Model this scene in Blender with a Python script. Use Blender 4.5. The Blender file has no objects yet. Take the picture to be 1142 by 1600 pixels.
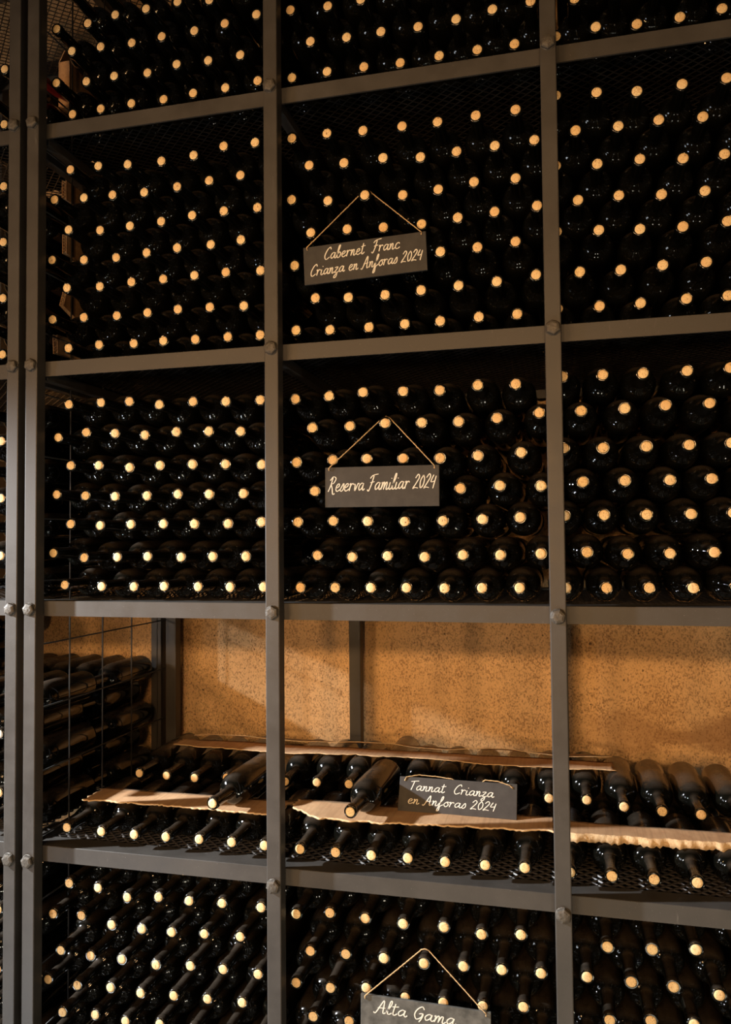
import bpy, bmesh, math, random
from mathutils import Vector, Matrix

random.seed(11)
scene = bpy.context.scene
COL = scene.collection

# ------------------------------------------------------------------ camera
FPX = 1250.0                                   # focal length in pixels of the 1142 x 1600 frame
cam_data = bpy.data.cameras.new('camera')
cam_data.sensor_fit = 'VERTICAL'
cam_data.sensor_height = 36.0
cam_data.lens = FPX / 1600.0 * 36.0
cam_data.clip_start = 0.05
cam = bpy.data.objects.new('camera', cam_data)
COL.objects.link(cam)
_r = Vector((0.9702885, 0.2417751, -0.0092196))
_u = Vector((0.0179258, -0.0338348, 0.9992667))
_f = Vector((-0.2412858, 0.9697422, 0.0371636))
M4 = Matrix((( _r.x, _u.x, -_f.x, 0.63331), (_r.y, _u.y, -_f.y, -1.68025), (_r.z, _u.z, -_f.z, 0.15540), (0, 0, 0, 1)))
cam.matrix_world = M4
scene.camera = cam

# ------------------------------------------------------------------ world, lights, exposure
world = bpy.data.worlds.new('world')
scene.world = world
world.use_nodes = True
bg = world.node_tree.nodes['Background']
bg.inputs[0].default_value = (1.0, 0.8, 0.6, 1)
bg.inputs[1].default_value = 0.01

def light(kind, name, loc, energy, color, target=None, **kw):
    d = bpy.data.lights.new(name, kind)
    d.energy = energy
    d.color = color
    for k, v in kw.items():
        setattr(d, k, v)
    o = bpy.data.objects.new(name, d)
    COL.objects.link(o)
    o.location = loc
    if target is not None:
        o.rotation_euler = (Vector(target) - Vector(loc)).to_track_quat('-Z', 'Y').to_euler()
    return o

# cool daylight-coloured spot high on the left, the only hard light of the room
light('SPOT', 'cool_spot', (-2.7, -0.78, 0.75), 570, (0.94, 0.97, 1.0), (-0.15, 0.0, -0.60), spot_size=math.radians(46), spot_blend=1.0, shadow_soft_size=0.04)
# unseen area light added at front left for shoulder glints and cool fill
light('AREA', 'added_glint_fill', (-3.5, -3.2, 0.1), 8, (0.86, 0.93, 1.0), (0.2, 0.0, -0.1), shape='RECTANGLE', size=0.5, size_y=0.9)
# small uplights standing on the floor in front of the rack
for ux, uy, e, c in ((-1.0, -1.0, 3.6, (0.92, 0.96, 1.0)), (0.1, -1.35, 1.6, (1.0, 0.92, 0.72)), (0.9, -1.3, 1.6, (1.0, 0.92, 0.72)), (1.7, -1.0, 1.6, (1.0, 0.9, 0.7))):
    light('AREA', 'floor_uplight', (ux, uy, -1.38), e, c, (ux * 0.6, 0.1, 0.2), shape='DISK', size=0.16)
# warm lamps and two added low fills on the far side, behind the photographer
WARM = (1.0, 0.58, 0.26)
for p, t, e in (((-2.3, -3.7, 0.85), (-0.7, 0, 0.6), 70), ((-1.2, -3.7, 0.85), (-0.2, 0, 0.25), 52), ((-0.1, -3.7, 0.85), (0.3, 0, 0.25), 52),
                ((1.0, -3.7, 0.85), (0.8, 0, 0.25), 52), ((-1.7, -3.7, 0.25), (0.0, 0, 0.2), 64), ((0.5, -3.7, 0.25), (0.4, 0, 0.2), 64)):
    light('SPOT', 'warm_lamp_or_fill', p, e, WARM, t, spot_size=math.radians(56), spot_blend=1.0, shadow_soft_size=0.10)

vs = scene.view_settings
vs.view_transform = 'Standard'
vs.look = 'None'
vs.exposure = 0.97
vs.gamma = 1.0
vs.use_curve_mapping = False

# ------------------------------------------------------------------ materials
def new_mat(name):
    m = bpy.data.materials.new(name)
    m.use_nodes = True
    nt = m.node_tree
    b = nt.nodes['Principled BSDF']
    return m, nt, b

def node(nt, kind, **kw):
    n = nt.nodes.new(kind)
    for k, v in kw.items():
        setattr(n, k, v)
    return n

def ramp(nt, fac, stops):
    r = node(nt, 'ShaderNodeValToRGB')
    e = r.color_ramp.elements
    while len(e) < len(stops):
        e.new(0.5)
    for el, (p, c) in zip(e, stops):
        el.position = p
        el.color = (c[0], c[1], c[2], 1)
    nt.links.new(fac, r.inputs[0])
    return r.outputs[0]

def noise(nt, vec, scale, detail=3, rough=0.55, dist=0.0):
    n = node(nt, 'ShaderNodeTexNoise')
    n.inputs['Scale'].default_value = scale
    n.inputs['Detail'].default_value = detail
    n.inputs['Roughness'].default_value = rough
    n.inputs['Distortion'].default_value = dist
    nt.links.new(vec, n.inputs['Vector'])
    return n.outputs['Fac']

def mapping(nt, vec, scale=(1, 1, 1), loc=(0, 0, 0)):
    m = node(nt, 'ShaderNodeMapping')
    m.inputs['Scale'].default_value = scale
    m.inputs['Location'].default_value = loc
    nt.links.new(vec, m.inputs['Vector'])
    return m.outputs[0]

def mix(nt, fac, a, b, mode='MIX'):
    m = node(nt, 'ShaderNodeMix', data_type='RGBA', blend_type=mode)
    for sock, v in ((m.inputs[0], fac), (m.inputs[6], a), (m.inputs[7], b)):
        if hasattr(v, 'links') or hasattr(v, 'node'):
            nt.links.new(v, sock)
        elif isinstance(v, (int, float)):
            sock.default_value = v
        else:
            sock.default_value = (v[0], v[1], v[2], 1)
    return m.outputs[2]

def bump(nt, b, height, strength, dist):
    n = node(nt, 'ShaderNodeBump')
    n.inputs['Strength'].default_value = strength
    n.inputs['Distance'].default_value = dist
    nt.links.new(height, n.inputs['Height'])
    nt.links.new(n.outputs[0], b.inputs['Normal'])

def position(nt):
    return node(nt, 'ShaderNodeNewGeometry').outputs['Position']

def objco(nt):
    return node(nt, 'ShaderNodeTexCoord').outputs['Object']

def mat_plaster():
    m, nt, b = new_mat('speckled_plaster')
    p = position(nt)
    big = noise(nt, p, 2.6, 4)
    col = ramp(nt, big, [(0.3, (0.70, 0.44, 0.20)), (0.7, (0.84, 0.57, 0.30))])
    mid = noise(nt, p, 45, 5, 0.7)
    col = mix(nt, ramp(nt, mid, [(0.35, (0, 0, 0)), (0.7, (1, 1, 1))]), mix(nt, 0.25, col, (0.42, 0.23, 0.09)), col)
    # small dark pores of the rendered wall
    f1 = noise(nt, mapping(nt, p, (1.0, 1.0, 0.7)), 250, 3, 0.6)
    f2 = noise(nt, p, 12, 3, 0.6)
    fm = node(nt, 'ShaderNodeMath', operation='MULTIPLY_ADD')
    nt.links.new(f2, fm.inputs[0]); fm.inputs[1].default_value = 0.25
    nt.links.new(f1, fm.inputs[2])
    s1 = ramp(nt, fm.outputs[0], [(0.60, (0, 0, 0)), (0.80, (0.75, 0.75, 0.75))])
    col = mix(nt, s1, col, (0.17, 0.08, 0.03))
    f3 = noise(nt, p, 95, 1, 0.4)
    s2 = ramp(nt, f3, [(0.69, (0, 0, 0)), (0.76, (0.8, 0.8, 0.8))])
    col = mix(nt, s2, col, (0.07, 0.035, 0.015))
    # a weathered, damp-stained strip low on the wall
    sep = node(nt, 'ShaderNodeSeparateXYZ'); nt.links.new(p, sep.inputs[0])
    w1 = noise(nt, mapping(nt, p, (4, 1, 9)), 1.6, 6, 0.65)
    a = node(nt, 'ShaderNodeMath', operation='MULTIPLY_ADD')
    nt.links.new(w1, a.inputs[0]); a.inputs[1].default_value = 0.26; nt.links.new(sep.outputs[2], a.inputs[2])
    band = ramp(nt, a.outputs[0], [(0.0, (0, 0, 0)), (0.5, (0, 0, 0)), (0.53, (1, 1, 1)), (0.57, (1, 1, 1)), (0.62, (0, 0, 0))])
    sh = node(nt, 'ShaderNodeMath', operation='ADD'); nt.links.new(a.outputs[0], sh.inputs[0]); sh.inputs[1].default_value = 0.835
    nt.links.new(sh.outputs[0], band.node.inputs[0])
    xs = node(nt, 'ShaderNodeMapRange'); nt.links.new(sep.outputs[0], xs.inputs[0])
    xs.inputs[1].default_value = 0.45; xs.inputs[2].default_value = 1.0
    bm_ = node(nt, 'ShaderNodeMath', operation='MULTIPLY'); nt.links.new(band, bm_.inputs[0]); nt.links.new(xs.outputs[0], bm_.inputs[1])
    b2 = node(nt, 'ShaderNodeMath', operation='MULTIPLY'); nt.links.new(bm_.outputs[0], b2.inputs[0]); b2.inputs[1].default_value = 0.65
    col = mix(nt, b2.outputs[0], col, (0.25, 0.12, 0.045))
    nt.links.new(col, b.inputs['Base Color'])
    b.inputs['Roughness'].default_value = 0.85
    bump(nt, b, fm.outputs[0], 0.35, 0.004)
    return m

def mat_metal():
    m, nt, b = new_mat('dark_painted_steel')
    p = position(nt)
    n1 = noise(nt, p, 9, 5, 0.65)
    col = ramp(nt, n1, [(0.3, (0.041, 0.037, 0.033)), (0.75, (0.066, 0.061, 0.055))])
    n2 = noise(nt, mapping(nt, p, (60, 60, 9)), 1.0, 4, 0.7)
    scr = ramp(nt, n2, [(0.66, (0, 0, 0)), (0.78, (1, 1, 1))])
    f = node(nt, 'ShaderNodeMath', operation='MULTIPLY'); nt.links.new(scr, f.inputs[0]); f.inputs[1].default_value = 0.45
    col = mix(nt, f.outputs[0], col, (0.20, 0.19, 0.175))
    n3 = noise(nt, p, 380, 2)
    spk = ramp(nt, n3, [(0.72, (0, 0, 0)), (0.8, (1, 1, 1))])
    col = mix(nt, spk, col, (0.24, 0.22, 0.2))
    nt.links.new(col, b.inputs['Base Color'])
    b.inputs['Metallic'].default_value = 0.0
    b.inputs['Specular IOR Level'].default_value = 0.4
    rr = ramp(nt, n1, [(0.3, (0.42, 0.42, 0.42)), (0.7, (0.6, 0.6, 0.6))])
    nt.links.new(rr, b.inputs['Roughness'])
    bump(nt, b, n3, 0.15, 0.001)
    return m

def mat_bolt():
    m, nt, b = new_mat('weathered_bolt_steel')
    p = position(nt)
    n1 = noise(nt, p, 120, 4, 0.7)
    col = ramp(nt, n1, [(0.3, (0.055, 0.048, 0.040)), (0.7, (0.12, 0.108, 0.09))])
    nt.links.new(col, b.inputs['Base Color'])
    b.inputs['Metallic'].default_value = 0.25
    b.inputs['Roughness'].default_value = 0.55
    bump(nt, b, n1, 0.6, 0.003)
    return m

def mat_mesh():
    m, nt, b = new_mat('black_expanded_metal')
    b.inputs['Base Color'].default_value = (0.035, 0.03, 0.026, 1)
    b.inputs['Roughness'].default_value = 0.38
    return m

def mat_wire():
    m, nt, b = new_mat('black_wire')
    b.inputs['Base Color'].default_value = (0.03, 0.028, 0.026, 1)
    b.inputs['Roughness'].default_value = 0.45
    return m

def mat_glass(name, tint):
    m, nt, b = new_mat(name)
    geo = node(nt, 'ShaderNodeNewGeometry')
    p = geo.outputs['Position']
    n1 = noise(nt, p, 22, 4, 0.6)
    fine = noise(nt, p, 160, 3, 0.6)
    col = ramp(nt, n1, [(0.35, tint), (0.8, (tint[0] * 2.2, tint[1] * 2.0, tint[2] * 1.8))])
    # cellar dust settled on the surfaces that face up
    sep = node(nt, 'ShaderNodeSeparateXYZ'); nt.links.new(geo.outputs['Normal'], sep.inputs[0])
    up = ramp(nt, sep.outputs[2], [(0.50, (0, 0, 0)), (0.92, (1, 1, 1))])
    patch = ramp(nt, n1, [(0.30, (0.45, 0.45, 0.45)), (0.70, (1, 1, 1))])
    d = node(nt, 'ShaderNodeMath', operation='MULTIPLY'); nt.links.new(up, d.inputs[0]); nt.links.new(patch, d.inputs[1])
    col = mix(nt, d.outputs[0], col, (0.044, 0.034, 0.025))
    nt.links.new(col, b.inputs['Base Color'])
    rr = ramp(nt, fine, [(0.3, (0.05, 0.05, 0.05)), (0.8, (0.12, 0.12, 0.12))])
    nt.links.new(mix(nt, d.outputs[0], rr, (0.38, 0.38, 0.38)), b.inputs['Roughness'])
    b.inputs['IOR'].default_value = 1.52
    return m

def mat_cork():
    m, nt, b = new_mat('natural_cork')
    p = position(nt)
    var = noise(nt, p, 17, 1, 0.4)
    col = ramp(nt, var, [(0.3, (0.86, 0.59, 0.28)), (0.7, (0.95, 0.76, 0.42))])
    gr = noise(nt, p, 420, 3, 0.6)
    col = mix(nt, ramp(nt, gr, [(0.38, (1, 1, 1)), (0.5, (0, 0, 0))]), col, (0.66, 0.43, 0.20))
    pit = noise(nt, mapping(nt, p, (1.0, 1.0, 0.45)), 330, 2, 0.5)
    col = mix(nt, ramp(nt, pit, [(0.66, (0, 0, 0)), (0.72, (1, 1, 1))]), col, (0.24, 0.11, 0.04))
    nt.links.new(col, b.inputs['Base Color'])
    b.inputs['Roughness'].default_value = 0.8
    bump(nt, b, gr, 0.3, 0.001)
    return m

def mat_cardboard():
    m, nt, b = new_mat('brown_cardboard')
    p = position(nt)
    n1 = noise(nt, p, 14, 5, 0.65)
    col = ramp(nt, n1, [(0.3, (0.46, 0.25, 0.12)), (0.75, (0.62, 0.39, 0.205))])
    fl = noise(nt, mapping(nt, p, (170, 6, 170)), 1.0, 2)
    col = mix(nt, ramp(nt, fl, [(0.45, (0, 0, 0)), (0.7, (0.35, 0.35, 0.35))]), col, (0.27, 0.14, 0.06))
    nt.links.new(col, b.inputs['Base Color'])
    b.inputs['Roughness'].default_value = 0.85
    bump(nt, b, n1, 0.4, 0.004)
    return m

def mat_torn():
    m, nt, b = new_mat('torn_cardboard_ply')
    p = position(nt)
    n1 = noise(nt, p, 120, 4, 0.7)
    col = ramp(nt, n1, [(0.3, (0.56, 0.37, 0.19)), (0.7, (0.78, 0.58, 0.34))])
    nt.links.new(col, b.inputs['Base Color'])
    b.inputs['Roughness'].default_value = 0.9
    bump(nt, b, n1, 0.6, 0.003)
    return m

def mat_slate(name, c0, c1):
    m, nt, b = new_mat(name)
    p = objco(nt)
    n1 = noise(nt, p, 30, 5, 0.65)
    col = ramp(nt, n1, [(0.35, c0), (0.7, c1)])
    nt.links.new(col, b.inputs['Base Color'])
    b.inputs['Roughness'].default_value = 0.62
    b.inputs['Specular IOR Level'].default_value = 0.35
    bump(nt, b, n1, 0.15, 0.002)
    return m

def mat_plain(name, c, rough=0.7, var=0.15, scale=40):
    m, nt, b = new_mat(name)
    n1 = noise(nt, position(nt), scale, 4, 0.6)
    lo = tuple(x * (1 - var) for x in c); hi = tuple(min(1, x * (1 + var)) for x in c)
    nt.links.new(ramp(nt, n1, [(0.3, lo), (0.7, hi)]), b.inputs['Base Color'])
    b.inputs['Roughness'].default_value = rough
    return m

PLASTER = mat_plaster()
METAL = mat_metal()
BOLT = mat_bolt()
MESHM = mat_mesh()
WIRE = mat_wire()
GLASS = mat_glass('dark_bottle_glass', (0.0022, 0.0023, 0.0018))
CORK = mat_cork()
CARD = mat_cardboard()
TORN = mat_torn()
SLATE = mat_slate('black_slate', (0.034, 0.033, 0.033), (0.05, 0.048, 0.046))
GREYBOARD = mat_slate('grey_chalky_slate', (0.06, 0.06, 0.055), (0.15, 0.148, 0.138))
CHALK = mat_plain('white_chalk_paint', (0.80, 0.78, 0.70), 0.7, 0.06)
TWINE = mat_plain('jute_twine', (0.56, 0.38, 0.19), 0.9, 0.3, 300)
ROOMWALL = mat_plain('room_plaster', (0.13, 0.10, 0.075), 0.9, 0.1, 4)
FLOORM = mat_plain('floor_concrete', (0.10, 0.088, 0.075), 0.6, 0.2, 6)
CEILM = mat_plain('ceiling_plaster', (0.17, 0.14, 0.11), 0.9, 0.1, 4)
REDM = mat_plain('red_plastic', (0.42, 0.03, 0.02), 0.35, 0.2, 60)
PALECORK = mat_plain('pale_lit_cork', (0.55, 0.54, 0.50), 0.5, 0.1, 60)  # cork ends coloured greyish white, the cool light on them painted in

# ------------------------------------------------------------------ mesh helpers
class MB:
    """Collects vertices and faces (with material slots) of one mesh."""
    def __init__(self):
        self.v, self.f, self.m, self.s = [], [], [], []

    def add(self, verts, faces, mat=0, smooth=False):
        o = len(self.v)
        self.v += [tuple(p) for p in verts]
        for q in faces:
            self.f.append(tuple(o + i for i in q))
            self.m.append(mat)
            self.s.append(smooth)

    def box(self, x0, x1, y0, y1, z0, z1, mat=0, xf=None):
        vs_ = [(x, y, z) for z in (z0, z1) for y in (y0, y1) for x in (x0, x1)]
        if xf is not None:
            vs_ = [xf @ Vector(p) for p in vs_]
        self.add(vs_, [(0, 2, 3, 1), (4, 5, 7, 6), (0, 1, 5, 4), (2, 6, 7, 3), (0, 4, 6, 2), (1, 3, 7, 5)], mat)

    def lathe(self, profile, n, mat=0, xf=None, smooth=True, cap_end=True, cap_start=False):
        """profile: (r, y) pairs along the +Y axis."""
        vs_, fs = [], []
        for r, y in profile:
            for k in range(n):
                a = 2 * math.pi * k / n
                p = Vector((r * math.cos(a), y, r * math.sin(a)))
                vs_.append(xf @ p if xf is not None else p)
        for i in range(len(profile) - 1):
            for k in range(n):
                a, b_ = i * n + k, i * n + (k + 1) % n
                fs.append((a, b_, b_ + n, a + n))
        if cap_end:
            fs.append(tuple((len(profile) - 1) * n + k for k in range(n)))
        if cap_start:
            fs.append(tuple(reversed(range(n))))
        self.add(vs_, fs, mat, smooth)

    def tube(self, pts, r, n=6, mat=0, twist=None):
        pts = [Vector(p) for p in pts]
        vs_, fs = [], []
        up = Vector((0, 0, 1))
        for i, p in enumerate(pts):
            t = (pts[min(i + 1, len(pts) - 1)] - pts[max(i - 1, 0)]).normalized()
            s = t.cross(up)
            if s.length < 1e-4:
                s = t.cross(Vector((1, 0, 0)))
            s.normalize()
            q = s.cross(t)
            rr = r[i] if isinstance(r, (list, tuple)) else r
            for k in range(n):
                a = 2 * math.pi * k / n + (twist * i if twist else 0)
                e = rr * (1.0 + (0.22 if (twist and k % 2) else 0))
                vs_.append(p + s * (e * math.cos(a)) + q * (e * math.sin(a)))
        for i in range(len(pts) - 1):
            for k in range(n):
                a, b_ = i * n + k, i * n + (k + 1) % n
                fs.append((a, b_, b_ + n, a + n))
        fs.append(tuple(reversed(range(n))))
        fs.append(tuple((len(pts) - 1) * n + k for k in range(n)))
        self.add(vs_, fs, mat, True)

    def mesh(self, name, mats):
        me = bpy.data.meshes.new(name)
        me.from_pydata(self.v, [], self.f)
        for m in mats:
            me.materials.append(m)
        me.polygons.foreach_set('material_index', self.m)
        me.polygons.foreach_set('use_smooth', self.s)
        me.update()
        bm = bmesh.new(); bm.from_mesh(me)
        bmesh.ops.recalc_face_normals(bm, faces=bm.faces)
        bm.to_mesh(me); bm.free()
        return me

def obj(name, me, parent=None, loc=(0, 0, 0), rot=None, **props):
    o = bpy.data.objects.new(name, me)
    COL.objects.link(o)
    if parent is not None:
        o.parent = parent
    o.location = loc
    if rot is not None:
        o.rotation_euler = rot
    for k, v in props.items():
        o[k] = v
    return o

def box_mesh(name, sx, sy, sz, mat, bev=0.0015):
    """A box centred on the origin with softened edges."""
    bm = bmesh.new()
    bmesh.ops.create_cube(bm, size=1.0)
    for v in bm.verts:
        v.co = Vector((v.co.x * sx, v.co.y * sy, v.co.z * sz))
    if bev:
        bmesh.ops.bevel(bm, geom=list(bm.edges), offset=bev, segments=2, affect='EDGES', profile=0.5)
    me = bpy.data.meshes.new(name)
    bm.to_mesh(me); bm.free()
    me.materials.append(mat)
    return me

# ------------------------------------------------------------------ the room
def slab(name, x0, x1, y0, y1, z0, z1, mat):
    b = MB(); b.box(x0, x1, y0, y1, z0, z1)
    return obj(name, b.mesh(name, [mat]), kind='structure')

FZ, CZ = -1.46, 2.15
WALL_Y = 0.79
slab('wall_back', -4.0, 3.2, WALL_Y, WALL_Y + 0.15, FZ, CZ, PLASTER)
slab('floor', -4.0, 3.2, -5.0, WALL_Y + 0.15, FZ - 0.1, FZ, FLOORM)
slab('ceiling', -4.0, 3.2, -5.0, WALL_Y + 0.15, CZ, CZ + 0.1, CEILM)
slab('wall_left', -4.15, -4.0, -5.0, WALL_Y + 0.15, FZ, CZ, ROOMWALL)
slab('wall_right', 3.2, 3.35, -5.0, WALL_Y + 0.15, FZ, CZ, ROOMWALL)
slab('wall_front', -4.0, 3.2, -5.15, -5.0, FZ, CZ, ROOMWALL)

# ------------------------------------------------------------------ steel racks
LEVELS = [1.783, 1.187, 0.589, 0.0, -0.589, -1.187]        # beam centre heights
BOLT_Z = [1.790, 1.194, 0.5925, 0.0, -0.597, -1.19]
BASE = [1.785, 1.193, 0.597, 0.0135, -0.572, -1.178]       # top of the mesh shelf
POST_W, POST_TOP = 0.033, 1.83
POSTS = [-0.62, 0.0, 0.617, 1.235]

post_me = box_mesh('post', POST_W, POST_W, POST_TOP - FZ, METAL, 0.0022)
back_post_me = box_mesh('back_post', 0.036, 0.036, POST_TOP - FZ, METAL, 0.0022)

def bolt_mesh():
    b = MB()
    n = 6
    ring = lambda r, y, k=6, ph=0.3: [(r * math.cos(2 * math.pi * i / k + ph), y, r * math.sin(2 * math.pi * i / k + ph)) for i in range(k)]
    # washer, hexagonal head with rounded crown
    b.lathe([(0.0, -0.0015), (0.0164, -0.0015), (0.0164, -0.0008), (0.0164, 0.0)], 18, cap_end=False)
    prof = [(0.0160, 0.0), (0.0160, -0.0065), (0.0142, -0.0090), (0.0095, -0.0108), (0.0, -0.0115)]
    vs_, fs = [], []
    for r, y in prof[:-1]:
        vs_ += ring(r, y)
    vs_.append((0, prof[-1][1], 0))
    for i in range(len(prof) - 2):
        for k in range(n):
            a, c = i * n + k, i * n + (k + 1) % n
            fs.append((a, c, c + n, a + n))
    o = (len(prof) - 2) * n
    for k in range(n):
        fs.append((o + k, o + (k + 1) % n, len(vs_) - 1))
    b.add(vs_, fs)
    return b.mesh('bolt', [BOLT])
bolt_me = bolt_mesh()

def beam_mesh(length):
    """Angle section: upright front leaf and a flange that carries the mesh, origin at the left end, front face, centre height."""
    prof = [(0.0, -0.0185), (0.0, 0.0175), (0.001, 0.0185), (0.058, 0.0185), (0.058, 0.0145), (0.005, 0.0145), (0.005, -0.0185)]
    n = len(prof)
    vs_ = [(0, y, z) for y, z in prof] + [(length, y, z) for y, z in prof]
    fs = [(i, (i + 1) % n, n + (i + 1) % n, n + i) for i in range(n)]
    fs += [(0, 1, 2, 3, 4, 5, 6), (13, 12, 11, 10, 9, 8, 7)]
    b = MB(); b.add(vs_, fs)
    return b.mesh('beam', [METAL])

def expanded_mesh(w, d):
    """Expanded-metal sheet: zig-zag strands that meet in the nodes of diamond openings."""
    cx, p, t = 0.0137, 0.0136, 0.0030
    nx, ny = int(w / cx), int(d / p)
    b = MB()
    for j in range(ny + 1):
        vs_, fs = [], []
        for i in range(nx + 1):
            y = j * p + (0.5 if (i + j) % 2 else -0.5) * p * 0.86
            x = i * cx
            for dy, z in ((-0.0016, 0.0), (0.0016, 0.0), (0.0016, -t), (-0.0016, -t)):
                tilt = 0.0012 if z == 0 else -0.0012
                vs_.append((x, y + dy + tilt, z))
        for i in range(nx):
            o = i * 4
            for k in range(4):
                fs.append((o + k, o + (k + 1) % 4, o + 4 + (k + 1) % 4, o + 4 + k))
        b.add(vs_, fs)
    return b.mesh('shelf_mesh', [MESHM])
shelf_me = expanded_mesh(0.612, 0.60)
rail_me = box_mesh('side_rail', 0.024, 0.655, 0.024, METAL, 0.0015)

def rack(label, posts, x_of_shelves, with_grid):
    x0, x1 = min(posts), max(posts)
    L = Vector(((x0 + x1) / 2, 0.35, FZ))
    root = obj('wine_rack', None, loc=L, label=label, category='rack')
    def part(name, me, loc, parent=None, **kw):
        return obj(name, me, parent or root, Vector(loc) - L, **kw)
    zc = (POST_TOP + FZ) / 2
    for x in posts:
        p = part('post', post_me, (x, POST_W / 2, zc))
        for bz in BOLT_Z:
            obj('bolt', bolt_me, p, (0, -POST_W / 2, bz - zc), rot=(0, random.uniform(0, 1), 0))
        part('back_post', back_post_me, (x, 0.728, zc))
        for k, z in enumerate(BASE):
            part('side_rail', rail_me, (x, 0.375, z - 0.021))
    bm_me = beam_mesh(x1 - x0 + POST_W)
    for z in LEVELS:
        part('beam', bm_me, (x0 - POST_W / 2, POST_W, z))
        o = part('back_beam', bm_me, (x1 + POST_W / 2, 0.709, z))
        o.rotation_euler = (0, 0, math.pi)
    for z in BASE:
        for x in x_of_shelves:
            s = part('shelf_mesh', shelf_me, (x + 0.003, 0.0935, z), kind='stuff')
    if with_grid:
        X = -0.6420
        vw = MB(); vw.tube([(0, 0, FZ + 0.12), (0, 0, 1.76)], 0.0021, 6)
        vme = vw.mesh('grid_wire', [WIRE])
        hw = MB(); hw.tube([(0, 0.034, 0), (0, 0.715, 0)], 0.0021, 6)
        hme = hw.mesh('grid_wire', [WIRE])
        for y in (0.038, 0.194, 0.349, 0.505, 0.661):
            part('grid_wire', vme, (X, y, 0))
        z = -0.093 - 0.157 * 8
        while z < 1.76:
            part('grid_wire', hme, (X + 0.0036, 0, z))
            z += 0.157
    return root

main_rack = rack('dark steel bolted wine rack of three bays with mesh shelves', POSTS, POSTS[:-1], True)
left_rack = rack('neighbouring dark steel wine rack cut off at the left edge', [-1.292, -0.6724], [-1.292], False)

# ------------------------------------------------------------------ bottles
BR = 0.0395
PROFILE = [(0.0105, 0.0040), (0.0105, 0.0004), (0.0112, 0.0), (0.0138, 0.0), (0.0147, 0.0012), (0.0150, 0.0035), (0.0150, 0.0150),
           (0.0146, 0.0172), (0.0134, 0.0182), (0.0134, 0.0200), (0.0136, 0.040), (0.0142, 0.070), (0.0147, 0.080),
           (0.0160, 0.0855), (0.0190, 0.0891), (0.0232, 0.0914), (0.0277, 0.0943), (0.0318, 0.0990), (0.0351, 0.1062), (0.0376, 0.1165), (0.0390, 0.1295), (BR, 0.146),
           (BR, 0.296), (0.0388, 0.301), (0.0368, 0.305), (0.0330, 0.307), (0.0250, 0.3045), (0.0120, 0.290), (0.0, 0.286)]
CORK_PROFILE = [(0.0106, 0.030), (0.0106, 0.0006), (0.0100, -0.0004), (0.0060, -0.0009), (0.0, -0.0010)]

def glass_mesh(n, prof):
    b = MB(); b.lathe(prof, n, cap_end=False)
    return b.mesh('wine_bottle', [GLASS])
bottle_me = glass_mesh(32, PROFILE)
cb = MB(); cb.lathe(CORK_PROFILE, 18, cap_end=False)
cork_me = cb.mesh('cork', [CORK])

YC = 0.047
def ordinal(k):
    return {1: '1st', 2: '2nd', 3: '3rd'}.get(k, f'{k}th')

n_single = 0
def single_bottle(x, y, z, label, group, yaw=0.0, pitch=0.0):
    """One bottle lying with its mouth to the front: glass body with its cork as a part."""
    global n_single
    o = bpy.data.objects.new('wine_bottle', bottle_me)
    COL.objects.link(o)
    o.location = (x, y, z)
    o.rotation_euler = (pitch, random.uniform(0, 6.28) * 0, yaw)
    o['label'] = label
    o['category'] = 'bottle'
    o['group'] = group
    c = bpy.data.objects.new('cork', cork_me)
    COL.objects.link(c)
    c.parent = o
    c.location = (0, random.uniform(-0.0012, 0.0008), 0)
    c.rotation_euler = (0, random.uniform(0, 6.28), 0)
    n_single += 1
    return o

MASS = MB()                    # the bottles past the limit of single objects, one object of kind stuff
LOWPROF = [PROFILE[i] for i in (1, 2, 3, 4, 6, 8, 9, 11, 12, 13, 14, 15, 16, 17, 18, 19, 20, 21, 22, 24, 25, 28)]
def mass_bottle(x, y, z, yaw=0.0, pale=False):
    xf = Matrix.Translation((x, y, z)) @ Matrix.Rotation(yaw, 4, 'Z')
    MASS.lathe(LOWPROF, 22, 0, xf, cap_end=False)
    MASS.lathe(CORK_PROFILE[1:], 12, 2 if pale else 1, xf, cap_end=False)

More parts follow.
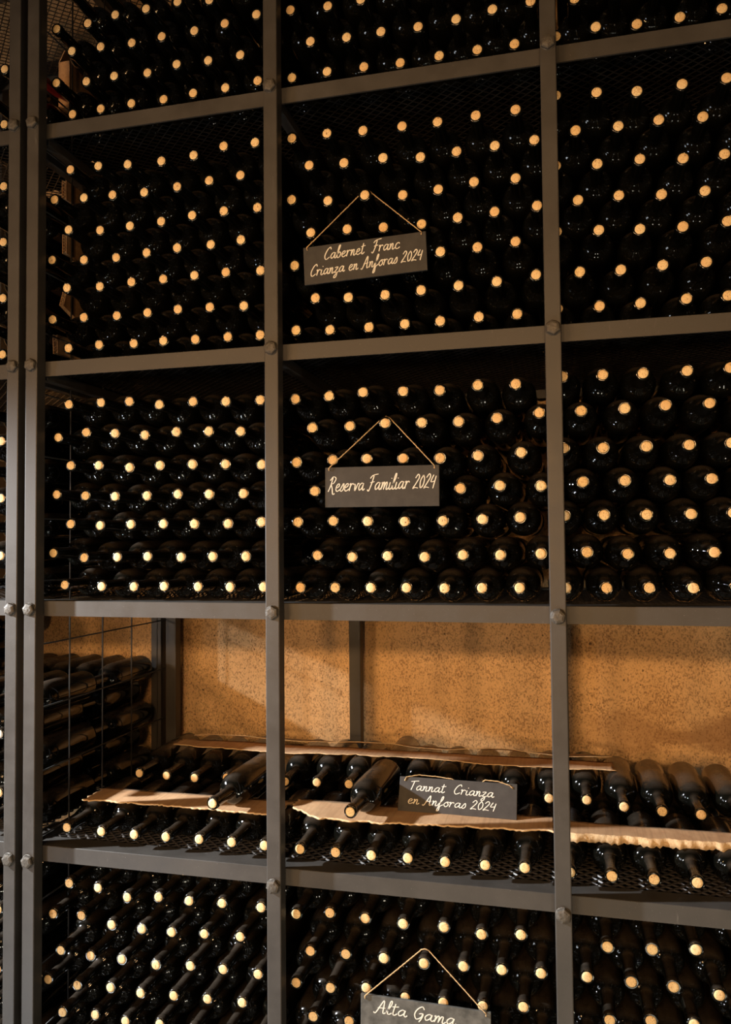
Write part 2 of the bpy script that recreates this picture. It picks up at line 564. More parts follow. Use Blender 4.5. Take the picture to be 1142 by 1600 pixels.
BAYS = {
    'top_left': [
        [(-5448,12328),(-4653,12356),(-3801,12357),(-2925,12328),(-2129,12343),(-1295,12348),(-477,12398)],
        [(-5857,13141),(-5048,13094),(-4252,13093),(-3367,13062),(-2564,13127),(-1763,13122),(-934,13122)],
        [(-5414,13888),(-4618,13880),(-3797,13883),(-2964,13882),(-2125,13913),(-1310,13921),(-495,13985)],
        [(-5894,14569),(-5015,14578),(-4220,14627),(-3369,14622),(-2537,14667),(-1731,14604)],
    ],
    'upper_left': [
        [(-5519,6419),(-4628,6425),(-3698,6396),(-2902,6403),(-2068,6378),(-1269,6398),(-437,6368)],
        [(-5960,7162),(-5074,7148),(-4152,7107),(-3355,7135),(-2522,7135),(-1718,7135),(-839,7082)],
        [(-5548,7920),(-4620,7871),(-3762,7906),(-2949,7928),(-2123,7938),(-1296,7922),(-448,7903)],
        [(-5960,8654),(-5074,8582),(-4209,8566),(-3374,8601),(-2540,8621),(-1706,8645),(-910,8654)],
        [(-5500,9374),(-4652,9291),(-3808,9294),(-2969,9314),(-2147,9363),(-1335,9381),(-509,9390)],
        [(-5903,10179),(-5094,10149),(-4288,10118),(-3431,10086),(-2579,10144),(-1725,10173),(-930,10210)],
        [(-5494,10919),(-4671,10880),(-3865,10816),(-2995,10823),(-2140,10852),(-1342,10947),(-546,10926)],
    ],
    'central_left': [
        [(-5591,564),(-4561,533),(-3683,533),(-2887,546),(-2026,538),(-1207,536),(-380,540)],
        [(-5927,1344),(-5021,1231),(-4163,1239),(-3323,1253),(-2480,1232),(-1650,1245),(-837,1242)],
        [(-5421,2057),(-4627,2011),(-3775,2024),(-2928,2024),(-2118,2013),(-1272,2007),(-433,2027)],
        [(-5809,2788),(-5015,2742),(-4220,2709),(-3347,2705),(-2545,2722),(-1715,2699),(-874,2697)],
        [(-5415,3495),(-4620,3470),(-3827,3402),(-2996,3420),(-2154,3415),(-1334,3398),(-437,3362)],
        [(-5806,4209),(-5016,4302),(-4222,4244),(-3429,4176),(-2593,4208),(-1744,4185),(-924,4144)],
        [(-5463,5003),(-4605,5013),(-3809,4993),(-3022,4879),(-2165,4912),(-1311,4868),(-456,4858)],
    ],
    'bottom_left': [
        [(-5435,-6622),(-4639,-6648),(-3857,-6794),(-3041,-6709),(-2245,-6701),(-1449,-6702),(-498,-6704)],
        [(-5855,-7378),(-5060,-7324),(-4281,-7487),(-3485,-7499),(-2690,-7463),(-1894,-7441),(-1009,-7411)],
        [(-5620,-8209),(-4824,-8255),(-3972,-8220),(-3108,-8272),(-2250,-8215),(-1416,-8173),(-566,-8180)],
        [(-5960,-8929),(-5165,-8974),(-4302,-8944),(-3501,-8964),(-2664,-8933),(-1825,-8908),(-962,-8870)],
        [(-5569,-9661),(-4710,-9628),(-3893,-9656),(-3036,-9637),(-2166,-9627),(-1322,-9580),(-525,-9535)],
    ],
    'top_middle': [
        [(368,12344),(1228,12346),(2095,12328),(2924,12328),(3812,12328),(4657,12328),(5460,12351)],
        [(819,13147),(1677,13126),(2492,13103),(3343,13085),(4206,13067),(4998,13185),(5817,13228)],
        [(350,13942),(1234,13935),(2040,13901),(2885,13888),(3742,13877),(4579,13878),(5394,13903)],
    ],
    'upper_middle': [
        [(442,6409),(1245,6368),(2148,6368),(2975,6368),(3771,6368),(4607,6404),(5423,6416)],
        [(897,7132),(1690,7066),(2531,7066),(3345,7102),(4179,7120),(5006,7142),(5832,7231)],
        [(393,7938),(1258,7913),(2116,7911),(2961,7910),(3792,7907),(4600,7935),(5414,7995)],
        [(794,8662),(1670,8640),(2501,8608),(3367,8595),(4176,8646),(4977,8690),(5880,8706)],
        [(350,9462),(1205,9368),(2086,9378),(2959,9278),(3754,9323),(4548,9377),(5438,9368)],
        [(761,10246),(1614,10161),(2522,10167),(3363,10106),(4167,10137),(5005,10149),(5847,10172)],
        [(350,10928),(1204,10921),(2062,10855),(2965,10828),(3763,10823),(4607,10838),(5460,10881)],
    ],
    'central_middle': [
        [(507,533),(1314,533),(2139,535),(2935,536),(3786,533),(4588,542),(5384,551)],
        [(908,1256),(1722,1217),(2517,1236),(3354,1212),(4190,1251),(4986,1247),(5832,1271)],
        [(446,2015),(1284,2028),(2093,2009),(2918,1992),(3764,1995),(4623,2016),(5418,2046)],
        [(861,2709),(1705,2704),(2527,2686),(3328,2674),(4157,2690),(5005,2727),(5868,2703)],
        [(429,3378),(1279,3404),(2086,3403),(2902,3388),(3724,3365),(4543,3386),(5460,3430)],
        [(820,4150),(1696,4153),(2491,4192),(3322,4165),(4139,4146),(4966,4178),(5854,4252)],
        [(400,4836),(1208,4861),(2012,4897),(2921,4871),(3730,4857),(4563,4916),(5370,4899)],
    ],
    'bottom_middle': [
        [(350,-6749),(1139,-6641),(1932,-6704),(2785,-6717),(3675,-6686),(4474,-6747),(5290,-6698)],
        [(682,-7516),(1484,-7519),(2356,-7477),(3223,-7516),(4084,-7442),(4880,-7463),(5689,-7437)],
        [(350,-8239),(1146,-8252),(1952,-8163),(2811,-8280),(3646,-8266),(4475,-8249),(5316,-8155)],
        [(735,-8936),(1554,-8939),(2365,-8939),(3237,-8952),(4066,-8943),(4877,-8936),(5672,-8898)],
    ],
    'top_right': [
        [(7160,12404),(7987,12328),(8836,12349),(9639,12370)],
    ],
    'upper_right': [
        [(6274,6463),(7126,6452),(7942,6446),(8828,6451),(9624,6465)],
        [(6740,7206),(7566,7175),(8384,7180),(9227,7180)],
        [(6283,8090),(7141,8051),(7955,7974),(8791,7942),(9646,7979)],
        [(6730,8749),(7559,8755),(8394,8659),(9241,8664)],
        [(6289,9521),(7138,9482),(7985,9448),(8826,9358),(9627,9380)],
        [(6705,10220),(7575,10229),(8376,10237),(9224,10179)],
        [(6315,11042),(7151,11006),(7962,10924),(8843,10918),(9697,10922)],
    ],
    'central_right': [
        [(6338,555),(7153,555),(7989,560),(8825,563),(9620,586)],
        [(6773,1294),(7582,1254),(8403,1261),(9230,1280)],
        [(6335,2059),(7131,2063),(7969,2056),(8815,2056),(9611,2062)],
        [(6716,2759),(7557,2768),(8430,2753),(9226,2761)],
        [(6341,3481),(7136,3459),(7991,3459),(8816,3458),(9612,3468)],
        [(6712,4254),(7584,4259),(8380,4287),(9222,4293)],
        [(6347,4996),(7163,4996),(7960,4981),(8811,4974),(9619,4983)],
    ],
    'bottom_right': [
        [(7024,-6714),(7884,-6672),(8715,-6616)],
        [(6612,-7395),(7472,-7371),(8274,-7382),(9127,-7449)],
        [(7037,-8177),(7829,-8083),(8648,-8085)],
    ],
}


HIDDEN = {('upper_middle', 2): (1, 2, 3), ('central_middle', 3): (1, 2, 3), ('bottom_middle', 3): (2, 3, 4, 5, 6),
          ('upper_right', 0): (0,), ('upper_right', 2): (0,), ('upper_right', 4): (0,), ('upper_right', 6): (0,),
          ('central_right', 6): (0,), ('bottom_left', 4): (4, 5, 6), ('bottom_right', 2): (2,)}
BAY_TEXT = {'upper_middle': ('bay behind Cabernet sign', 'bottom'), 'upper_right': ('bay right of Cabernet sign', 'bottom'),
            'central_left': ('bay left of one-line sign', 'bottom'), 'central_middle': ('bay behind one-line sign', 'bottom'),
            'central_right': ('bay right of one-line sign', 'bottom'), 'bottom_left': ('bay left of grey sign', 'top'),
            'bottom_middle': ('bay behind grey sign', 'top'), 'bottom_right': ('bay right of grey sign', 'top')}
GROUP = {'upper': 'bottles stacked on the upper shelf', 'central': 'bottles stacked on the middle shelf', 'bottom': 'bottles stacked below the open shelf'}
for bay, rows in BAYS.items():
    for i, row in enumerate(rows):
        hid = HIDDEN.get((bay, i), ())
        shown = [k for k in range(len(row)) if k not in hid]
        for k, (xi, zi) in enumerate(row):
            x, z = xi / 10000, zi / 10000
            y = YC + random.uniform(-0.004, 0.005)
            if bay in BAY_TEXT and k not in hid:
                where, edge = BAY_TEXT[bay]
                side = 'left'
                place = shown.index(k) + 1
                if hid and 0 not in hid and k > max(hid):
                    side, place = 'right', len(row) - k
                nr = f'{edge} row' if i == 0 else f'{ordinal(i + 1)} row from {edge}'
                single_bottle(x, y, z, f'dark wine bottle in {where}, {nr}, {ordinal(place)} from {side}', GROUP[bay.split('_')[0]],
                              yaw=random.uniform(-0.0015, 0.0015), pitch=0.0)
            else:
                mass_bottle(x, y, z)
            mass_bottle(x, y + 0.318, z)        # the second row behind, neck to base

# rows that the frame cuts off, above the top bays, below the bottom bays and right of the right column
D = 0.0833
def deep(x, z):
    mass_bottle(x, YC, z)
    mass_bottle(x, YC + 0.318, z)
for xo, rows_ in ((-0.62, (4,)), (0.0, (3, 4)), (0.617, (1, 2, 3))):
    for r_ in rows_:
        for k in range(7):
            deep(xo + (0.079 if r_ % 2 == 0 else 0.038) + k * D if xo < -0.1 else xo + (0.04 if r_ % 2 == 0 else 0.083) + k * D if xo < 0.5 else xo + (0.0985 if r_ % 2 == 0 else 0.057) + k * D, 1.2345 + r_ * 0.0760)
for k in range(2):
    deep(1.050 + k * D, 1.2345)
deep(0.6335, 1.2345)
for z, sh in ((-1.032, 1), (-1.105, 0)):
    for k in range(7):
        deep(-0.62 + (0.069 if sh == 0 else 0.028) + k * D, z)
        deep(0.0 + (0.03 if sh == 0 else 0.07) + k * D, z)
for k in range(7):
    deep(0.03 + k * D, -0.9625)
for r_ in range(3):
    for k in range(3):
        deep(0.955 + (0.04 if r_ % 2 else 0) + k * D, -0.664 - r_ * 0.0735)
deep(0.620, -0.668); deep(0.622, -0.815)
for k in range(7):
    deep(0.662 + k * D, -0.888)
    deep(0.662 + k * D - 0.0415, -0.9600)
for lev, z0 in (('upper', 0.7195), ('central', 0.1270)):
    for r_ in range(3):
        for k in range(3):
            deep(1.006 + k * D, z0 + r_ * 0.149)
    for r_ in range(4):
        for k in range(2):
            deep(1.046 + k * D, z0 - 0.0745 + r_ * 0.149)

# the neighbouring rack: last columns of its bays, two bottles deep
for z0, nrow, first in ((1.2325, 4, 0), (0.638, 7, 0), (0.0565, 7, 1), (-0.5315, 5, 1), (-1.105, 7, 1)):
    for r_ in range(nrow):
        wide = (r_ + first) % 2 == 0
        for c_ in range(2):
            x = (-0.7415 if wide else -0.700) - c_ * D
            for dep in (0, 1):
                if z0 > 1.2 and r_ > 1 and (dep == 1 or c_ == 1 or r_ > 2):
                    continue
                mass_bottle(x, YC + 0.002 + dep * 0.315, z0 + r_ * 0.0722, pale=(abs(z0 + 0.5315) < 0.001 and r_ > 1))

# farther columns of the neighbouring open shelf
for r_ in range(7):
    for c_ in range(2 if r_ < 5 else 5, 7):
        mass_bottle((-0.7415 if (r_ + 1) % 2 == 0 else -0.700) - c_ * D, YC, -0.5315 + r_ * 0.0722)
        mass_bottle((-0.7415 if (r_ + 1) % 2 == 0 else -0.700) - c_ * D, YC + 0.318, -0.5315 + r_ * 0.0722)
# open shelf: lower layer on the mesh, upper layer set back on cardboard
LOWZ = -0.5322
low = {'left': [-0.5545, -0.4565, -0.3690, -0.2880, -0.2045, -0.1230, -0.0420], 'middle': [0.0440, 0.1270, 0.2085, 0.2895, 0.3715, 0.4565, 0.5390], 'right': [0.6310, 0.7140, 0.7960, 0.8780, 0.9590]}
for side, xs in low.items():
    for k, x in enumerate(xs):
        if side == 'right' and k == 0:
            mass_bottle(x, 0.052, LOWZ)
            continue
        kk = k if side == 'right' else k + 1
        txt = {'left': 'left', 'middle': 'centre', 'right': 'right'}[side]
        single_bottle(x, 0.052 + random.uniform(-0.003, 0.004), LOWZ, f'glossy dark wine bottle under cardboard on open shelf, {txt} bay, {ordinal(kk)} from left', 'lower layer on the open shelf')
UPZ = -0.4642
up = [(-0.494, .292, 'left bay, far left'), (-0.4115, .288, 'left bay, 2nd from left'), (-0.3285, .284, 'left bay, 3rd from left'), (-0.2465, .305, 'left bay, behind pulled-out bottle'),
      (-0.0825, .305, ''), (0.0005, .315, 'centre bay, far left'), (0.0850, .318, 'centre bay, left of pulled-out bottle'),
      (0.2490, .310, ''), (0.3310, .306, 'behind slate sign, 1st shoulder'), (0.4145, .302, 'behind slate sign, 2nd shoulder'), (0.4980, .300, 'at right end of slate sign'),
      (0.5850, .312, 'beside the right post, centre bay'), (0.6725, .318, 'right bay, far left'), (0.7550, .286, 'right bay, 2nd from left'), (0.8370, .272, 'right bay, 3rd from left'), (0.9190, .267, 'right bay, 4th from left'), (1.0015, .262, 'cut by right picture edge')]
for x, y, t in up:
    if t:
        single_bottle(x, y, UPZ, f'dark wine bottle set back behind cardboard, {t}', 'upper layer on the open shelf')
    else:
        mass_bottle(x, y, UPZ)
mass_bottle(0.168, 0.395, UPZ)
PUZ = -0.4460
single_bottle(0.158, 0.063, PUZ, 'wine bottle pulled forward onto cardboard beside the leaning slate sign', 'bottles pulled forward on the open shelf', yaw=-0.055)
single_bottle(-0.168, 0.050, PUZ, 'wine bottle pulled forward onto cardboard next to the middle post', 'bottles pulled forward on the open shelf', yaw=-0.045)
# the lower layer is two bottles deep as well
for xs in low.values():
    for x in xs:
        mass_bottle(x, 0.372, LOWZ)

obj('stacked_wine_bottles', MASS.mesh('stacked_wine_bottles', [GLASS, CORK, PALECORK]), kind='stuff',
    label='remaining corked dark wine bottles stacked in the top, left and outer bays', category='bottles')

# ------------------------------------------------------------------ cardboard on the open shelf
def cardboard(name, label, x0, x1, front, y_back, z, thick, wave, seed, nx=60, ny=10, lip=0.0, torn=0.35, zfun=None):
    """A wavy sheet with torn edges; front(x) gives the front edge."""
    rg = random.Random(seed)
    jag = [0.0] * (nx + 1)
    for i in range(nx + 1):
        jag[i] = rg.uniform(-1, 1) * 0.0035 + 0.005 * math.sin(i * 0.55 + seed) * rg.random()
    sag = [rg.uniform(0, 6.28) for _ in range(4)]
    top, bot = [], []
    b = MB()
    def zz(x, y):
        w = wave * (math.sin(x * 23 + sag[0]) * 0.5 + math.sin(x * 61 + y * 9 + sag[1]) * 0.3 + math.sin(y * 40 + sag[2]) * 0.2)
        return z + w + (zfun(x, y) if zfun else 0)
    vs_, fs, ms = [], [], []
    for j in range(ny + 1):
        for i in range(nx + 1):
            x = x0 + (x1 - x0) * i / nx
            yf = front(x) + jag[i]
            v = j / ny
            y = yf + (y_back - yf) * (v ** 1.4)
            if i in (0, nx):
                x += rg.uniform(-0.006, 0.006)
            zt = zz(x, y)
            vs_.append((x, y, zt + thick))
    n = (nx + 1) * (ny + 1)
    for k in range(n):
        x, y, zt = vs_[k]
        vs_.append((x, y, zt - thick))
    def q(a, b_, c, d, m):
        b.f.append((a, b_, c, d)); b.m.append(m); b.s.append(True)
    b.v = vs_
    W = nx + 1
    for j in range(ny):
        for i in range(nx):
            a = j * W + i
            m = 1 if (j == 0 and rg.random() < torn) else 0
            q(a, a + 1, a + W + 1, a + W, m)
            q(n + a, n + a + W, n + a + W + 1, n + a + 1, 0)
    for i in range(nx):
        q(i, n + i, n + i + 1, i + 1, 1)
        e = ny * W + i
        q(e, e + 1, n + e + 1, n + e, 1)
    for j in range(ny):
        a = j * W
        q(a, a + W, n + a + W, n + a, 1)
        a = j * W + nx
        q(a, n + a, n + a + W, a + W, 1)
    if lip:
        # front strip folded down over the bottle shoulders
        o = len(b.v)
        for i in range(W):
            x, y, zt = vs_[i]
            drop = lip * (0.8 + 0.35 * rg.random())
            b.v += [(x, y - 0.0005, zt), (x, y - 0.0040, zt - 0.003), (x, y - 0.0060, zt - drop), (x, y - 0.0030, zt - drop), (x, y, zt - 0.003)]
        for i in range(nx):
            for k in range(4):
                a = o + i * 5 + k
                q(a, a + 1, a + 6, a + 5, 1)
    me = b.mesh(name, [CARD, TORN])
    return obj(name, me, label=label, category='cardboard')

CBZ = -0.4890
cardboard('cardboard_sheet', 'long brown cardboard strip under the pulled-out bottle in left bay of open shelf', -0.555, -0.034,
          lambda x: 0.128 - 0.02 * max(0, x + 0.35) - 0.06 * max(0, -0.47 - x), 0.225, CBZ, 0.0032, 0.0008, 3, nx=80)
cardboard('cardboard_sheet', 'torn cardboard strip in centre bay carrying the leaning slate sign', -0.022, 0.600,
          lambda x: 0.122 + 0.055 * max(0, 0.06 - x) / 0.07 + 0.03 * max(0, x - 0.15) / 0.4, 0.245, CBZ, 0.0034, 0.0008, 5, nx=90, torn=0.75)
cardboard('cardboard_sheet', 'cardboard strip with a folded pale front edge in right bay of open shelf', 0.607, 1.20,
          lambda x: 0.150 + 0.03 * (x - 0.6), 0.225, CBZ + 0.0002, 0.0036, 0.0006, 8, nx=90, lip=0.016, torn=0.15)
cardboard('cardboard_sheet', 'thin wavy cardboard layer lying flat on the set-back bottles', -0.47, 0.745,
          lambda x: 0.43 + 0.012 * math.sin(x * 9), 0.505, UPZ + 0.0420, 0.0016, 0.0016, 12, nx=110, torn=0.6)
cardboard('cardboard_sheet', 'upper loose cardboard layer at the back, curled up along its front edge', -0.40, 0.735,
          lambda x: 0.445 + 0.015 * math.sin(x * 7 + 1), 0.535, UPZ + 0.0490, 0.0013, 0.0020, 21, nx=110, torn=0.8,
          zfun=lambda x, y: 0.022 * max(0.0, (0.54 - y) / 0.09) + 0.004 * math.sin(x * 17) * max(0.0, (0.54 - y) / 0.09))

# ------------------------------------------------------------------ handwriting
GLYPHS = {
 'a': (1.15, [[(.85, .85), (.5, 1.0), (.12, .55), (.28, .05), (.68, .35), (.88, .98)], [(.88, .98), (.8, .3), (.98, .02), (1.2, .25)]]),
 'b': (.95, [[(.0, .25), (.32, 1.2), (.48, 2.05), (.28, 1.95), (.14, .8), (.25, .05), (.65, .15), (.78, .7), (.5, .95), (.28, .65)]]),
 'c': (.9, [[(.82, .78), (.62, 1.0), (.3, .85), (.12, .45), (.3, .05), (.62, .02), (.95, .25)]]),
 'e': (.9, [[(.05, .4), (.6, .65), (.58, 1.0), (.28, .92), (.1, .4), (.4, .0), (.95, .3)]]),
 'f': (.8, [[(.0, .3), (.5, 1.2), (.62, 1.95), (.42, 1.9), (.25, .5), (.0, -.95), (.28, -.85), (.35, -.05), (.8, .35)]]),
 'i': (.55, [[(.15, .95), (.1, .2), (.3, .0), (.58, .25)], [(.24, 1.42), (.32, 1.5)]]),
 'l': (.6, [[(.0, .3), (.42, 1.4), (.46, 2.05), (.26, 1.9), (.14, .3), (.34, .0), (.65, .25)]]),
 'm': (1.4, [[(.0, .85), (.16, .95), (.1, .0)], [(.1, .1), (.36, .92), (.56, .88), (.54, .0)], [(.54, .1), (.8, .92), (1.02, .88), (1.0, .15), (1.16, .0), (1.42, .25)]]),
 'n': (.98, [[(.0, .85), (.16, .95), (.1, .0)], [(.1, .1), (.38, .92), (.6, .88), (.58, .15), (.74, .0), (1.0, .25)]]),
 'o': (.92, [[(.5, 1.0), (.12, .5), (.4, .0), (.8, .4), (.55, 1.0), (.95, .88)]]),
 'r': (.84, [[(.0, .85), (.2, .98), (.14, .0)], [(.14, .35), (.34, .85), (.58, 1.0), (.76, .82)]]),
 's': (.72, [[(.0, .1), (.48, 1.05), (.62, .35), (.32, .0), (.05, .15)]]),
 't': (.72, [[(.32, 1.8), (.2, .3), (.4, .0), (.72, .3)], [(-.05, 1.25), (.75, 1.38)]]),
 'v': (.88, [[(.0, .9), (.2, .8), (.35, .0), (.7, .95), (.95, .85)]]),
 'z': (.9, [[(.05, .88), (.65, .95), (.15, .1), (.6, .05), (.52, -.65), (.18, -.85), (.15, -.5), (.92, .25)]]),
 'A': (1.3, [[(-.2, .05), (.1, .0), (.8, 2.0), (.92, .1), (1.25, .15)], [(.2, .75), (1.1, .85)]]),
 'C': (1.15, [[(1.1, 1.6), (.9, 2.0), (.42, 1.6), (.08, .65), (.38, .0), (1.05, .35)]]),
 'F': (1.1, [[(.6, 1.9), (.42, .8), (.12, -.1), (-.15, .1)], [(.0, 1.55), (.4, 1.95), (1.35, 2.12)], [(.15, 1.0), (.9, 1.12)]]),
 'G': (1.25, [[(1.1, 1.6), (.8, 2.0), (.3, 1.5), (.1, .7), (.4, .0), (.9, .35), (1.02, .9)], [(.6, .85), (1.05, .92), (.95, .1), (.75, -.4)]]),
 'R': (1.25, [[(.42, 1.9), (.26, .8), (.0, .0)], [(.0, 1.5), (.45, 2.0), (1.0, 1.75), (.75, 1.15), (.35, 1.0), (.65, .4), (.95, -.35), (1.3, -.25)]]),
 'T': (1.15, [[(.62, 1.9), (.45, .7), (.35, .0)], [(.0, 1.75), (.6, 1.88), (1.35, 2.0)]]),
 '2': (1.0, [[(.12, 1.35), (.5, 1.85), (.78, 1.45), (.42, .7), (.0, .0), (.35, .12), (.9, .02)]]),
 '0': (.95, [[(.5, 1.75), (.12, 1.0), (.3, .05), (.7, .4), (.75, 1.2), (.45, 1.75)]]),
 '4': (1.0, [[(.32, 1.7), (.05, .8), (.8, .92)], [(.78, 1.55), (.6, -.1)]]),
 ' ': (.75, []),
}
def smooth(pts, n=7):
    out = []
    P = [pts[0]] + list(pts) + [pts[-1]]
    for i in range(1, len(P) - 2):
        p0, p1, p2, p3 = P[i - 1], P[i], P[i + 1], P[i + 2]
        for k in range(n):
            t = k / n
            out.append(tuple(0.5 * (2 * p1[a] + (p2[a] - p0[a]) * t + (2 * p0[a] - 5 * p1[a] + 4 * p2[a] - p3[a]) * t * t + (3 * p1[a] - p0[a] - 3 * p2[a] + p3[a]) * t ** 3) for a in (0, 1)))
    out.append(tuple(pts[-1]))
    return out

def writing(text, x0, x1, base0, base1, cap, pen, slant=0.22):
    """Brush lettering as thin raised strokes in the sign plane: x along the board, z up, y = 0 on the board face."""
    width = sum(GLYPHS[c][0] for c in text)
    sx, sz = (x1 - x0) / width, cap / 2.0
    b = MB()
    cur = 0.0
    lift = 0
    for ch in text:
        adv, strokes = GLYPHS[ch]
        for st in strokes:
            pts = smooth(st)
            pts = [(x0 + (cur + px) * sx + slant * pz * sz, pz * sz) for px, pz in pts]
            pts = [(px, pz + base0 + (base1 - base0) * (px - x0) / (x1 - x0)) for px, pz in pts]
            n = len(pts)
            lift = (lift + 1) % 5
            top = -0.00040 - 0.00006 * lift
            vs_, fs = [], []
            for i, (px, pz) in enumerate(pts):
                a, c = pts[max(i - 1, 0)], pts[min(i + 1, n - 1)]
                dx, dz = c[0] - a[0], c[1] - a[1]
                L = math.hypot(dx, dz) or 1
                nx_, nz_ = -dz / L, dx / L
                w = pen * (0.75 + 0.45 * abs(dz) / L) * (0.7 if i in (0, n - 1) else 1)
                for s in (-1, 1):
                    vs_.append((px + s * nx_ * w, top, pz + s * nz_ * w))
                for s in (-1, 1):
                    vs_.append((px + s * nx_ * w, 0.0003, pz + s * nz_ * w))
            for i in range(n - 1):
                o = i * 4
                fs += [(o, o + 1, o + 5, o + 4), (o, o + 4, o + 6, o + 2), (o + 1, o + 3, o + 7, o + 5)]
            b.add(vs_, fs)
        cur += adv
    return b.mesh('lettering', [CHALK])

def sign(label, w, h, mat, loc, rot, lines, strings, knots=()):
    """A slate board: origin at the lower left corner of its face, x along the board, z up, face at y = 0 looking to -y."""
    root = obj('hanging_sign', None, loc=loc, rot=rot, label=label, category='sign')
    me = box_mesh('board', w, 0.006, h, mat, 0.0008)
    obj('board', me, root, (w / 2, 0.003, h / 2))
    for (t, u0, u1, b0, b1, cap, pen) in lines:
        obj('lettering', writing(t, u0, u1, b0, b1, cap, pen), root)
    for pts, rad in strings:
        s = MB()
        P = []
        for i in range(len(pts) - 1):
            a, c = Vector(pts[i]), Vector(pts[i + 1])
            k = max(2, int((c - a).length / 0.004))
            for j in range(k):
                P.append(a.lerp(c, j / k) + Vector((random.uniform(-1, 1), 0, random.uniform(-1, 1))) * 0.00025)
        P.append(Vector(pts[-1]))
        s.tube(P, rad, 6, twist=0.7)
        # loose fibres
        for _ in range(int(len(P) / 6)):
            q = random.choice(P)
            d = Vector((random.uniform(-1, 1), random.uniform(-1, 0), random.uniform(-1, 1))).normalized() * random.uniform(0.003, 0.007)
            s.tube([q, q + d * 0.5 + Vector((0, 0, 0.0006)), q + d], 0.00022, 3)
        obj('twine', s.mesh('twine', [TWINE]), root)
    return root

def to_local(loc, rot, p):
    from mathutils import Euler
    m = Matrix.Translation(loc) @ Euler(rot).to_matrix().to_4x4()
    return m.inverted() @ Vector(p)

# board of the upper middle bay
L1, R1 = (0.0700, 0.0305, 0.7385), (0.0, -0.034, 0.0)
w1, h1 = 0.2825, 0.0865
def loop(L, R, w, h, neck, rn, back=0.012):
    """twine from one hole over a bottle neck to the other hole (points in the sign's frame)"""
    nx_, ny_, nz_ = neck
    pts = [(0.010, -0.0015, h - 0.008), (0.0095, -0.003, h - 0.002)]
    arc = []
    for a in (150, 120, 90, 60, 30):
        arc.append(to_local(L, R, (nx_ + rn * math.cos(math.radians(a)), ny_, nz_ + rn * math.sin(math.radians(a)))))
    pts += [tuple(p) for p in arc]
    pts += [(w - 0.0095, -0.003, h - 0.002), (w - 0.010, -0.0015, h - 0.008)]
    return pts
sign('black hanging slate sign on twine with two chalk-white handwritten lines', w1, h1, SLATE, L1, R1,
     [('Cabernet  Franc', 0.048, 0.222, 0.0525, 0.0560, 0.0265, 0.00092), ('Crianza en Anforas 2024', 0.014, 0.272, 0.0180, 0.0250, 0.0260, 0.00092)],
     [(loop(L1, R1, w1, h1, (0.2088, 0.058, 0.9370), 0.0160), 0.00115)])
# board of the central middle bay
L2, R2 = (0.1150, 0.0300, 0.2325), (0.0, 0.006, 0.0)
w2, h2 = 0.2570, 0.0895
sign('dark slate sign hanging on twine with one chalk-white handwritten line', w2, h2, SLATE, L2, R2,
     [('Reserva Familiar 2024', 0.007, 0.248, 0.0350, 0.0400, 0.0330, 0.00095)],
     [(loop(L2, R2, w2, h2, (0.2495, 0.058, 0.4180), 0.0160), 0.00115)])
# grey board of the bottom middle bay, reaching below the frame
L4, R4 = (0.1860, 0.0300, -0.9080), (0.0, 0.016, 0.0)
w4, h4 = 0.2790, 0.0870
sign('grey chalk-smeared slate sign on twine at the bottom edge of the picture', w4, h4, GREYBOARD, L4, R4,
     [('Alta Gama', 0.032, 0.205, 0.0530, 0.0505, 0.0270, 0.00105)],
     [(loop(L4, R4, w4, h4, (0.3235, 0.0620, -0.7430), 0.0165), 0.00125)])
# slate leaning against the set-back bottles on the cardboard
L3, R3 = (0.2345, 0.2120, -0.4856), (-0.42, 0.0, -0.02)
w3, h3 = 0.2800, 0.0790
sign('black slate sign leaning on cardboard with two white handwritten lines', w3, h3, SLATE, L3, R3,
     [('Tannat  Crianza', 0.024, 0.226, 0.0490, 0.0450, 0.0220, 0.00085), ('en Anforas 2024', 0.022, 0.232, 0.0180, 0.0155, 0.0215, 0.00085)],
     [([(0.012, -0.001, h3 - 0.010), (0.016, -0.002, h3 - 0.001), (0.045, 0.004, h3 + 0.006), (0.09, 0.006, h3 + 0.005), (0.125, 0.004, h3 + 0.002), (0.14, 0.007, h3 - 0.003)], 0.0011),
      ([(0.195, 0.007, h3 - 0.002), (0.205, 0.000, h3 + 0.004), (0.235, -0.001, h3 + 0.003), (0.262, -0.002, h3 - 0.004), (0.270, -0.001, h3 - 0.011)], 0.0012)])

# ------------------------------------------------------------------ odds and ends in the neighbouring rack
def spacer(label, y0, y1, zc, h, tilt, seed):
    """A folded scrap of corrugated board wedged beside the neighbouring bottles: two plies with a fluted core seen on its front end."""
    b = MB()
    xf = Matrix.Translation((0, y0, 0)) @ Matrix.Rotation(tilt, 4, 'X')
    L = y1 - y0
    b.box(-0.0060, -0.0045, 0, L, -h / 2, h / 2, 0, xf)
    b.box(0.0045, 0.0060, 0.002, L, -h / 2, h / 2, 0, xf)
    n = 12
    for i in range(n):
        z0_, z1_ = -h / 2 + h * i / n, -h / 2 + h * (i + 1) / n
        xa, xb = (-0.0045, 0.0045) if i % 2 == 0 else (0.0045, -0.0045)
        vs_ = [(xa, 0, z0_), (xb, 0, z1_), (xb, L, z1_), (xa, L, z0_), (xa + 0.0012, 0, z0_), (xb + 0.0012, 0, z1_), (xb + 0.0012, L, z1_), (xa + 0.0012, L, z0_)]
        b.add([xf @ Vector(p) for p in vs_], [(0, 1, 2, 3), (4, 7, 6, 5), (0, 4, 5, 1), (2, 6, 7, 3)], 1)
    return obj('cardboard_spacer', b.mesh('cardboard_spacer', [CARD, TORN]), loc=(-0.6535, 0, zc), label=label, category='cardboard', group='cardboard scraps wedged beside the left bottles')
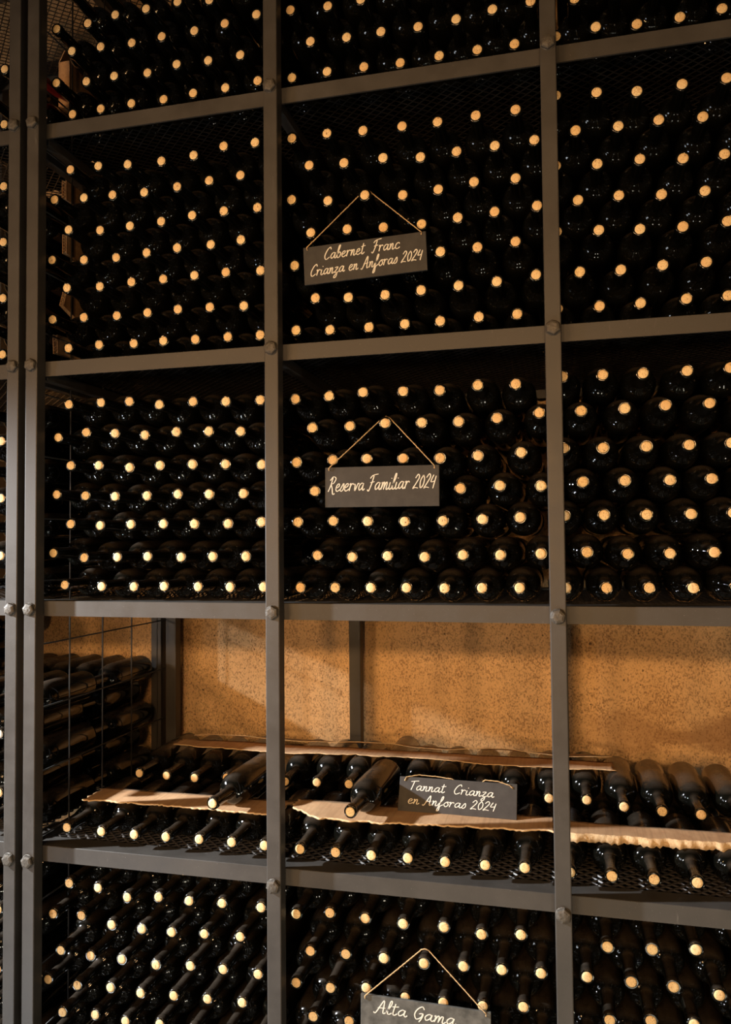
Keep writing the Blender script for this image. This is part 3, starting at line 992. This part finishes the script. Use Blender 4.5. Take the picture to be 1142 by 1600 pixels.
spacer('uppermost cardboard scrap wedged behind the leftmost corks of the upper shelf', 0.175, 0.30, 1.105, 0.052, 0.0, 1)
spacer('second highest cardboard scrap behind the leftmost corks of the upper shelf', 0.178, 0.30, 0.960, 0.052, 0.0, 2)
spacer('slanting cardboard scrap, third down behind the leftmost corks', 0.175, 0.30, 0.815, 0.052, -0.35, 3)
spacer('lowest cardboard scrap just above the beam at the far left', 0.140, 0.26, 0.680, 0.050, 0.05, 4)

def carton():
    root = obj('cardboard_carton', None, loc=(-0.672, 0.28, 1.349), label='narrow open brown cardboard carton behind the left posts near the top', category='carton')
    def panel(name, sx, sy, sz, loc, rot):
        me = box_mesh(name, sx, sy, sz, CARD, 0.0006)
        obj(name, me, root, loc, rot)
    panel('side_panel', 0.003, 0.16, 0.125, (0.0155, 0.0, 0.064), (0, 0, 0))
    panel('side_panel', 0.003, 0.16, 0.125, (-0.0155, 0.0, 0.064), (0, 0, 0))
    panel('front_panel', 0.028, 0.003, 0.125, (0, -0.0785, 0.064), (0, 0, 0))
    panel('back_panel', 0.028, 0.003, 0.125, (0, 0.0785, 0.064), (0, 0, 0))
    panel('bottom_panel', 0.028, 0.154, 0.003, (0, 0, 0.0015), (0, 0, 0))
    panel('flap', 0.003, 0.158, 0.034, (-0.0075, 0, 0.142), (0, 0.5, 0))
carton()

def red_bag():
    rg = random.Random(4)
    b = MB()
    nx_, ny_ = 14, 10
    vs_, fs = [], []
    for s in (0, 1):
        for j in range(ny_ + 1):
            for i in range(nx_ + 1):
                u, v = i / nx_, j / ny_
                rim = math.sin(math.pi * u) * math.sin(math.pi * v)
                x = (u - 0.5) * 0.055 * (0.5 + 0.5 * v) + rg.uniform(-1, 1) * 0.002
                y = (v - 0.5) * 0.115
                z = (0.016 if s else -0.010) * rim + rg.uniform(-1, 1) * 0.0022 * rim + 0.03 * (1 - v) * 0.4
                vs_.append((x, y, z))
    W = nx_ + 1
    n = W * (ny_ + 1)
    for s in (0, 1):
        for j in range(ny_):
            for i in range(nx_):
                a = s * n + j * W + i
                fs.append((a, a + 1, a + W + 1, a + W) if s else (a, a + W, a + W + 1, a + 1))
    b.add(vs_, fs, 0, True)
    obj('red_bag', b.mesh('red_bag', [REDM]), loc=(-0.672, 0.125, 1.358), rot=(0.1, 0.5, 0.08), label='crumpled red plastic wrapper among bottles at the top left', category='wrapper')
red_bag()
